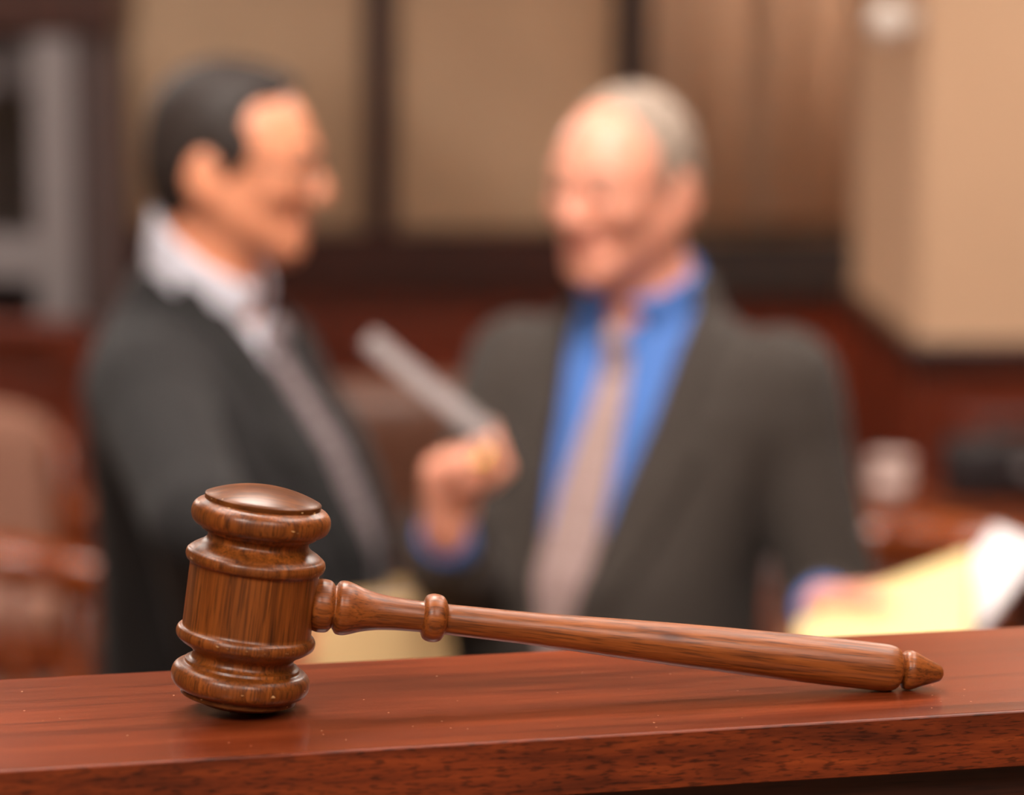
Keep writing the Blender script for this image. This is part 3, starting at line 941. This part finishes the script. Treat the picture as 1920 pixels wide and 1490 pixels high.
# ---- man in the grey suit and blue shirt, facing the camera and looking left
yawB = math.radians(-26)
locB = Vector((0.155, 3.42, 0))
torsoB = [(0.74, -0.045, -0.005, 0.205, 0.155), (0.90, -0.040, -0.015, 0.198, 0.158), (1.00, -0.034, -0.030, 0.190, 0.164), (1.12, -0.024, -0.024, 0.184, 0.160),
          (1.24, -0.010, 0.000, 0.188, 0.142), (1.32, 0, 0.012, 0.182, 0.120), (1.365, 0, 0.020, 0.163, 0.102), (1.40, 0, 0.024, 0.125, 0.088),
          (1.43, 0, 0.024, 0.090, 0.077), (1.47, 0, 0.022, 0.076, 0.069)]
toB = lambda px, py, Y: world_to_local(P(px, py, Y), locB, yawB)
vB = lambda *v: vec_local(v, yawB)
wrR = toB(836, 1003, 3.10)
dR, nR = np.array((0.06, -0.12, 1.0)), np.array((0.86, -0.50, 0.0)); dR /= np.linalg.norm(dR)
nR -= dR * (nR @ dR); nR /= np.linalg.norm(nR); sR = np.cross(dR, nR)
wrL = toB(1545, 1140, 3.08)
dL, nL = np.array((0.90, -0.35, 0.22)), np.array((0.1, -0.35, -0.93)); dL /= np.linalg.norm(dL)
nL -= dL * (nL @ dL); nL /= np.linalg.norm(nL); sL = -np.cross(dL, nL)
specB = dict(label='grey-haired man in a grey suit and blue shirt, holding papers', loc=locB, yaw=yawB, torso=torsoB,
    shoulder=(np.array((0.175, 0.022, 1.345)), np.array((-0.168, 0.022, 1.345))),
    hands=[dict(wrist=wrL, pole=vB(0.25, 1.0, -0.6), d=vB(*dL), n=vB(*nL), s=vB(*sL), kw=dict(curls=(34, 38, 40, 42), tb=12)),
           dict(wrist=wrR, pole=vB(-0.25, 0.15, -1.0), d=vB(*dR), n=vB(*nR), s=vB(*sR), kw=dict(curls=(86, 88, 90, 92), spread=0.0, thumb=(1.0, 0.10, 0.25), tb=3))],
    head_c=np.array((-0.012, -0.030, 1.583)), head_r=rotm(math.radians(-12), math.radians(8), math.radians(3)), neck_base=(0, 0.018, 1.425), jaw=1.05,
    vee=[(1.00, -0.004, 0.004), (1.12, -0.030, 0.030), (1.30, -0.060, 0.060), (1.56, -0.095, 0.095)],
    lapel=[[(1.00, 0.002, 0.012), (1.14, 0.034, 0.090), (1.28, 0.058, 0.135), (1.31, 0.064, 0.105), (1.41, 0.078, 0.115), (1.49, 0.085, 0.10)],
           [(1.00, -0.012, -0.002), (1.14, -0.090, -0.034), (1.28, -0.135, -0.058), (1.31, -0.105, -0.064), (1.41, -0.115, -0.078), (1.49, -0.10, -0.085)]],
    collar_r=0.074, collar=((0, -0.40, 1), (0, 0.005, 1.447), 0.024),
    tie=[(0.97, -0.036, 0.036), (1.08, -0.041, 0.041), (1.24, -0.031, 0.031), (1.385, -0.016, 0.016)], knot=(0, -0.072, 1.388),
    hair=hair_balding, mats=dict(skin=M['skin_b'], suit=M['suit_b'], shirt=M['shirt_b'], tie=M['tie_b'], trousers=M['suit_b'], shoe=M['shoe'],
                                 hair=M['hair_b'], brow=M['brow_b'], eye=M['eye'], iris=M['iris'], lips=M['lips']))
manB, fB, aB, RB = make_person(specB)
# gold ring on the ring finger of the raised hand
rp = fB[1][2]
a, b_ = Vector(rp[1]), Vector(rp[2])
ax = (b_ - a).normalized()
q = bmesh.new()
side = ax.orthogonal().normalized(); oth = ax.cross(side)
cen = a + ax * 0.008
tube([cen + (side * math.cos(t) + oth * math.sin(t)) * 0.0112 for t in [2 * math.pi * k / 24 for k in range(24)]], 0.0042, 10, q, closed=True)
nl = Vector(vB(*nR)); nl = (nl - ax * nl.dot(ax)).normalized()
sg = lathe([(0.0, 0), (0.0, 0.012), (0.003, 0.012), (0.005, 0.008), (0.006, 0)], 24)
qt = Vector((0, 0, 1)).rotation_difference(nl)
for v in sg.verts: q.verts.new(cen + nl * 0.0115 + qt @ v.co)
q.verts.ensure_lookup_table(); off = len(q.verts) - len(sg.verts); sg.verts.index_update()
for f in sg.faces: q.faces.new([q.verts[off + v.index] for v in f.verts])
sg.free()
rg = obj('ring', q, M['gold'], manB, True); rg['label'] = 'gold signet ring'

# ------------------------------------------------------------------ papers in the hands of the grey-suited man
def slab(origin, u, v, lu, lv, th, bend=0.0, nu=10, nv=6):
    """sheet with thickness spanned by u, v from its corner; bend lifts the middle"""
    u, v = Vector(u).normalized(), Vector(v).normalized(); n = u.cross(v).normalized()
    bm = bmesh.new(); g = []
    for side in (0, 1):
        g.append([[bm.verts.new(Vector(origin) + u * lu * i / nu + v * lv * j / nv + n * (th * side + bend * math.sin(math.pi * i / nu))) for j in range(nv + 1)] for i in range(nu + 1)])
    for i in range(nu):
        for j in range(nv):
            a, b = g[0], g[1]
            bm.faces.new((a[i][j], a[i][j + 1], a[i + 1][j + 1], a[i + 1][j])); bm.faces.new((b[i][j], b[i + 1][j], b[i + 1][j + 1], b[i][j + 1]))
    for j in range(nv):
        bm.faces.new((g[0][0][j], g[1][0][j], g[1][0][j + 1], g[0][0][j + 1])); bm.faces.new((g[0][nu][j], g[0][nu][j + 1], g[1][nu][j + 1], g[1][nu][j]))
    for i in range(nu):
        bm.faces.new((g[0][i][0], g[0][i + 1][0], g[1][i + 1][0], g[1][i][0])); bm.faces.new((g[0][i][nv], g[1][i][nv], g[1][i + 1][nv], g[0][i + 1][nv]))
    return bm
def ruled_yellow():
    m, nt, b = new_mat('ruled yellow paper')
    wv = node(nt, 'ShaderNodeTexWave', wave_type='BANDS', bands_direction='X'); wv.inputs['Scale'].default_value = 20
    nt.links.new(mapped(nt, (1, 1, 1)), wv.inputs['Vector'])
    nt.links.new(ramp(nt, wv.outputs[1], [(0.90, lin((240, 210, 148))), (0.97, lin((205, 196, 150)))]), b.inputs['Base Color'])
    b.inputs['Roughness'].default_value = 0.7
    return m
M['yellow'] = ruled_yellow()
M['binding'] = plain('brown pad binding', (120, 74, 44), 0.6)
M['board'] = plain('grey board', (150, 138, 120), 0.8)
M['paper'] = plain('white paper', (240, 234, 236), 0.7, var=0.02)
TL = P(1486, 1182, 3.06)
pu, pv = Vector((0.895, -0.45, 0.50)), Vector((-0.42, -1.2, -0.90))
pv -= pu.normalized() * pv.dot(pu.normalized())
pad = thing('legal_pad', 'yellow ruled legal pad held low by the grey-suited man', 'notepad', TL)
obj('pages', slab((0, 0, 0), pu, pv, 0.228, 0.21, -0.008, -0.004), M['yellow'], pad)
nn = pu.cross(pv).normalized()
obj('backing_board', slab(nn * 0.0024, pu, pv, 0.228, 0.21, -0.002, -0.004), M['board'], pad)
obj('binding', slab(-pu.normalized() * 0.0022 + nn * 0.003, pu, pv, 0.016, 0.21, -0.0125), M['binding'], pad)
SO = P(1868, 984, 3.02)
su, sv = Vector((0.30, -0.95, 0.0)), Vector((-0.58, -0.45, -0.8))
sv -= su.normalized() * sv.dot(su.normalized())
tag(obj('paper_sheaf', slab((0, 0, 0), su, sv, 0.11, 0.26, 0.004, 0.006), M['paper']), 'white sheaf of paper standing up beside the yellow pad', 'paper').location = SO
a, b_ = P(684, 640, 3.10), P(872, 790, 3.06)
su = (b_ - a); L_ = su.length; su.normalize()
sv = Vector((-0.55, -0.35, -0.75)); sv -= su * sv.dot(su); sv.normalize()
tag(obj('folded_paper', slab((0, 0, 0), su, sv, L_ + 0.03, 0.022, 0.005, 0.003), plain('pale grey paper', (128, 114, 112), 0.5)), 'pale grey folded strip of paper in a raised fist', 'paper').location = a - sv * 0.017

# manila folder held at waist height by the man in the dark suit
M['manila'] = plain('manila card', (206, 172, 122), 0.8, var=0.04, scale=12)
fo = P(566, 1126, 3.24)
fu, fv = Vector((0.97, 0.05, 0.10)), Vector((0.10, -0.12, -0.97)); fv -= fu.normalized() * fv.dot(fu.normalized())
fld = thing('manila_folder', 'tan manila folder held upright behind the gavel handle', 'folder', fo)
obj('back_leaf', slab((0, 0, 0), fu, fv, 0.164, 0.22, 0.001, 0.002), M['manila'], fld)
obj('front_leaf', slab(Vector((0.003, -0.006, -0.010)), fu, fv, 0.164, 0.22, 0.001, 0.002), M['manila'], fld)
obj('tab', slab(fu * 0.105 - fv * 0.011, fu, fv, 0.045, 0.014, 0.001), M['manila'], fld)
obj('papers', slab(Vector((0.003, -0.003, -0.008)), fu, fv, 0.156, 0.20, 0.002, 0.002), M['paper'], fld)

# ------------------------------------------------------------------ furniture
def padded_panel(w, z0, z1, th, y, tilt, bev=0.03, curve=0.04):
    bm = bmesh.new()
    nx, nz = 14, 10
    g = [[], []]
    for s in (0, 1):
        for i in range(nx + 1):
            row = []
            for j in range(nz + 1):
                u = -1 + 2 * i / nx; t = j / nz
                rz = 1 - abs(2 * t - 1) ** 6; rx = 1 - abs(u) ** 6
                crown = 0.018 * (1 - u * u)
                x = u * w / 2 * (1 - 0.06 * abs(2 * t - 1) ** 4)
                z = z0 + (z1 - z0) * t + (crown if t > 0.5 else 0) * (t - 0.5) * 2 - (abs(u) ** 5) * 0.03 * max(0, 2 * t - 1)
                p = (0.25 + 0.75 * (rz * rx) ** 0.5) * th / 2
                yy = y - curve * (u * u) + (p if s else -p)
                row.append(bm.verts.new((x, yy + (z - z0) * tilt, z)))
            g[s].append(row)
    for i in range(nx):
        for j in range(nz):
            bm.faces.new((g[0][i][j], g[0][i + 1][j], g[0][i + 1][j + 1], g[0][i][j + 1])); bm.faces.new((g[1][i][j], g[1][i][j + 1], g[1][i + 1][j + 1], g[1][i + 1][j]))
    for i in range(nx):
        for j in (0, nz):
            bm.faces.new((g[0][i][j], g[0][i + 1][j], g[1][i + 1][j], g[1][i][j]))
    for j in range(nz):
        for i in (0, nx):
            bm.faces.new((g[0][i][j], g[0][i][j + 1], g[1][i][j + 1], g[1][i][j]))
    return bm

def armchair(label, loc, rz, up, top, w=0.54, arms=True, woodm='chairwood'):
    t = thing('armchair', label, 'chair', loc, rz)
    W = M[woodm]; h2 = w / 2
    obj('seat', mbox((-h2 + 0.02, -0.25, 0.40), (h2 - 0.02, 0.22, 0.49), 0.03, 3), up, t, True)
    obj('seat_frame', mbox((-h2, -0.25, 0.35), (h2, 0.23, 0.405), 0.008), W, t)
    for sx in (-1, 1):
        obj('leg', tube([(sx * (h2 - 0.03), -0.225, 0), (sx * (h2 - 0.03), -0.22, 0.36)], [0.016, 0.024], 12), W, t, True)
        obj('leg', tube([(sx * (h2 - 0.03), 0.27, 0), (sx * (h2 - 0.03), 0.21, 0.36)], [0.016, 0.024], 12), W, t, True)
        obj('back_post', tube([(sx * (h2 - 0.03), 0.21, 0.36), (sx * (h2 - 0.025), 0.235, 0.60), (sx * (h2 - 0.035), 0.285, top - 0.05)], 0.021, 12), W, t, True)
        if arms:
            obj('arm', tube(smooth_curve([(sx * (h2 - 0.01), 0.25, 0.68), (sx * (h2 + 0.015), 0.10, 0.685), (sx * (h2 + 0.02), -0.10, 0.675), (sx * (h2 + 0.01), -0.22, 0.655)], 5), 0.026, 14), W, t, True)
            obj('arm_support', tube(smooth_curve([(sx * (h2 - 0.01), -0.19, 0.38), (sx * (h2 + 0.01), -0.15, 0.52), (sx * (h2 + 0.01), -0.18, 0.66)], 5), 0.018, 12), W, t, True)
    obj('backrest', padded_panel(w - 0.09, 0.54, top, 0.07, 0.24, 0.14), up, t, True)
    return t

def captain_chair(label, loc, rz, top=0.80, sc=1.0):
    t = thing('captain_chair', label, 'chair', loc, rz)
    W = M['chairwood']
    rail = []; rr = []
    for k in range(25):
        a = math.pi * (k / 24) - 0.0
        x, y = 0.30 * math.cos(a), -0.02 + 0.30 * math.sin(a)
        z = top - 0.09 + 0.09 * math.sin(a) ** 2
        rail.append((x, y, z)); rr.append(0.024 + 0.016 * math.sin(a))
    rail = [(0.31, -0.24, top - 0.10)] + rail + [(-0.31, -0.24, top - 0.10)]; rr = [0.022] + rr + [0.022]
    obj('back_rail', tube(rail, rr, 14), W, t, True)
    for k in range(9):
        a = math.pi * (0.06 + 0.88 * k / 8)
        x, y = math.cos(a), math.sin(a)
        z1 = top - 0.09 + 0.09 * y * y
        obj('spindle', tube([(0.24 * x, -0.02 + 0.24 * y, 0.45), (0.275 * x, -0.02 + 0.275 * y, 0.60), (0.30 * x, -0.02 + 0.30 * y, z1)], [0.009, 0.014, 0.009], 10), W, t, True)
    for sx in (-1, 1):
        obj('arm_post', tube([(sx * 0.25, -0.20, 0.45), (sx * 0.30, -0.21, top - 0.10)], 0.014, 10), W, t, True)
        for y0, y1 in ((-0.24, -0.19), (0.27, 0.19)):
            obj('leg', tube([(sx * 0.25, y0, 0), (sx * 0.20, y1, 0.43)], [0.014, 0.021], 12), W, t, True)
        obj('stretcher', tube([(sx * 0.232, -0.222, 0.16), (sx * 0.232, 0.237, 0.16)], 0.011, 10), W, t, True)
    obj('seat', lathe([(0.42, 0), (0.42, 0.24), (0.435, 0.265), (0.455, 0.265), (0.462, 0.24), (0.452, 0)], 40), W, t, True)
    return t

def swivel_chair(label, loc, rz, top):
    t = thing('swivel_chair', label, 'chair', loc, rz)
    L = M['leather']
    obj('seat', mbox((-0.26, -0.26, 0.43), (0.26, 0.24, 0.53), 0.04, 4), L, t, True)
    obj('backrest', padded_panel(0.52, 0.55, top, 0.11, 0.25, 0.16), L, t, True)
    for sx in (-1, 1):
        obj('arm', mbox((sx * 0.31 - 0.035, -0.18, 0.66), (sx * 0.31 + 0.035, 0.20, 0.70), 0.018, 3), M['blackup'], t, True)
        obj('arm_support', tube(smooth_curve([(sx * 0.24, 0.02, 0.47), (sx * 0.31, 0.02, 0.50), (sx * 0.31, 0.02, 0.67)], 4), 0.016, 10), M['blackup'], t, True)
    obj('column', tube([(0, 0, 0.10), (0, 0, 0.44)], [0.035, 0.025], 16), M['blackup'], t, True)
    for k in range(5):
        a = 2 * math.pi * k / 5
        lg = obj('base_leg', tube([(0, 0, 0.12), (0.30 * math.cos(a), 0.30 * math.sin(a), 0.075)], [0.03, 0.018], 10), M['blackup'], t, True)
        c = lathe([(-0.02, 0), (-0.02, 0.030), (0.02, 0.030), (0.02, 0)], 16, 'x')
        for v in c.verts: v.co += Vector((0.30 * math.cos(a), 0.30 * math.sin(a), 0.030))
        obj('caster', c, M['blackup'], lg, True)
    obj('back_bracket', tube([(0, 0.2, 0.45), (0, 0.29, 0.50), (0, 0.33, 0.65)], 0.022, 10), M['blackup'], t, True)
    return t

def ground(px, Y): 
    return (P(px, 500, Y).x, Y, 0)
captain_chair('polished orange-brown wooden chair with curved rail, left of the charcoal suit', ground(35, 4.7), math.radians(165), 0.93)
armchair('dusty tan upholstered armchair far back by the glass cabinet', ground(-55, 6.4), math.radians(180), M['rose'], 0.915)
swivel_chair('brown leather high-backed swivel chair in the gap between the men', ground(740, 5.5), math.radians(186), 1.10)
captain_chair('orange-brown wooden chair with curved rail, beside the white papers', ground(1885, 4.95), math.radians(150), 0.90)

# side table with a white cup
tb = thing('side_table', 'small cherry wood table against the panelled wall, under the cup', 'table', ground(1740, 5.72))
zt = P(1668, 956, 5.62).z
obj('table_top', mbox((-0.34, -0.24, zt - 0.035), (0.34, 0.24, zt), 0.008), M['tablewood'], tb)
obj('apron', mbox((-0.30, -0.20, zt - 0.13), (0.30, 0.20, zt - 0.035), 0.004), M['tablewood'], tb)
for sx in (-1, 1):
    for sy in (-1, 1):
        obj('leg', tube([(sx * 0.28, sy * 0.18, 0), (sx * 0.28, sy * 0.18, zt - 0.06)], [0.018, 0.028], 12), M['tablewood'], tb, True)
cp = P(1668, 962, 5.62)
cup = thing('cup', 'white cup on the small side table by the panelled wall', 'cup', (cp.x, 5.62, zt))
obj('cup_body', lathe([(0.004, 0), (0.0, 0.020), (0.0, 0.030), (0.055, 0.038), (0.104, 0.044), (0.107, 0.046), (0.108, 0.043), (0.06, 0.035), (0.008, 0.027), (0.008, 0)], 36), M['cup'], cup, True)
obj('sleeve', lathe([(0.03, 0.0345), (0.03, 0.0365), (0.075, 0.0425), (0.075, 0.0405)], 36), M['cup'], cup, True)

bg = thing('briefcase', 'black leather bag lying on the side table behind the cup', 'bag', (P(1905, 900, 5.78).x, 5.78, zt), math.radians(6))
obj('bag_body', mbox((-0.15, -0.07, 0), (0.15, 0.07, 0.125), 0.03, 4), M['blackup'], bg, True)
obj('flap', mbox((-0.145, -0.078, 0.05), (0.145, -0.06, 0.12), 0.008, 2), M['blackup'], bg, True)
obj('handle', tube(smooth_curve([(-0.06, 0, 0.118), (-0.05, 0, 0.155), (0.05, 0, 0.155), (0.06, 0, 0.118)], 5), 0.008, 10), M['blackup'], bg, True)
obj('clasp', mbox((-0.018, -0.086, 0.058), (0.018, -0.076, 0.085), 0.003), M['metal_grey'], bg)

# glass-fronted cabinet at the far left, and the low partition before it
YC = 8.0
cx0, cx1 = P(-330, 300, YC).x, P(212, 300, YC).x
cab = thing('display_cabinet', 'tall dark cabinet with grey-framed glass door at the far left', 'cabinet', ((cx0 + cx1) / 2, YC, 0))
cw = (cx1 - cx0) / 2
zt1, zm1, zm0 = P(60, 62, YC).z, P(60, 437, YC).z, P(60, 525, YC).z
M['cab'] = plain('dark purple-brown cabinet', (78, 62, 60), 0.5)
cb = bmesh.new()
box(cb, (-cw, 0.02, 0), (-cw + 0.03, 0.42, 1.98)); box(cb, (cw - 0.03, 0.02, 0), (cw, 0.42, 1.98)); box(cb, (-cw, 0.40, 0), (cw, 0.42, 1.98)); box(cb, (-cw, 0.02, 0), (cw, 0.42, 0.08))
obj('carcass', cb, M['cab'], cab)
obj('face_stile', mbox((cw - 0.105, 0.0, 0), (cw, 0.02, 1.98), 0.003), M['cab'], cab)
obj('face_stile', mbox((-cw, 0.0, 0), (-cw + 0.105, 0.02, 1.98), 0.003), M['cab'], cab)
obj('crown', mbox((-cw - 0.02, -0.03, zt1 + 0.0), (cw + 0.02, 0.42, 2.0), 0.008), M['trim'], cab)
xp1 = P(143, 300, YC).x - (cx0 + cx1) / 2; xp0 = P(66, 300, YC).x - (cx0 + cx1) / 2
dr = obj('door', mbox((xp0, -0.02, 0.10), (xp1, 0.0, zt1 - 0.01), 0.004), M['metal_grey'], cab)
obj('door_stile', mbox((-xp1, -0.02, 0.10), (-xp0, 0.0, zt1 - 0.01), 0.004), M['metal_grey'], dr)
obj('door_rail', mbox((-xp0, -0.018, zm0), (xp0, 0.0, zm1), 0.004), M['metal_grey'], dr)
obj('door_rail', mbox((-xp0, -0.018, 0.10), (xp0, 0.0, 0.22), 0.004), M['metal_grey'], dr)
obj('glass_pane', mbox((-xp0, -0.010, zm1), (xp0, -0.006, zt1 - 0.01)), M['glass'], dr)
obj('glass_pane', mbox((-xp0, -0.010, 0.22), (xp0, -0.006, zm0)), M['glass'], dr)
for z in (0.5, 1.06, P(60, 165, YC).z):
    obj('shelf', mbox((-cw + 0.03, 0.04, z - 0.02), (cw - 0.03, 0.40, z)), M['cab'], cab)
bx = P(20, 120, YC + 0.1)  # grey box added to stand in for a pale reflection in the glass
zs = P(60, 165, YC).z
ab = thing('reflection_box', 'light grey box added for a pale reflection in the cabinet glass', 'box', (bx.x, YC + 0.16, zs))
obj('box_body', mbox((-0.16, -0.1, 0), (0.11, 0.12, 0.115), 0.003), M['metal_grey'], ab)
obj('lid', mbox((-0.163, -0.103, 0.095), (0.113, 0.123, 0.122), 0.003), M['metal_grey'], ab)
YP = 7.4
zp = P(60, 602, YP).z; xp = P(158, 602, YP).x
pt = thing('partition', 'low reddish wooden partition in front of the glass cabinet', 'partition', (xp - 1.2, YP, 0))
obj('panel', mbox((-1.2, 0, 0), (1.2, 0.04, zp - 0.05)), M['wainscot'], pt)
obj('cap_rail', mbox((-1.22, -0.03, zp - 0.05), (1.22, 0.07, zp), 0.01), M['wainscot'], pt)
for k in range(4):
    obj('raised_panel', mbox((-1.12 + 0.58 * k, -0.015, 0.15), (-0.62 + 0.58 * k, 0.0, zp - 0.14), 0.008), M['wainscot'], pt)
obj('end_post', mbox((1.12, -0.04, 0), (1.22, 0.08, zp + 0.0), 0.008), M['wainscot'], pt)
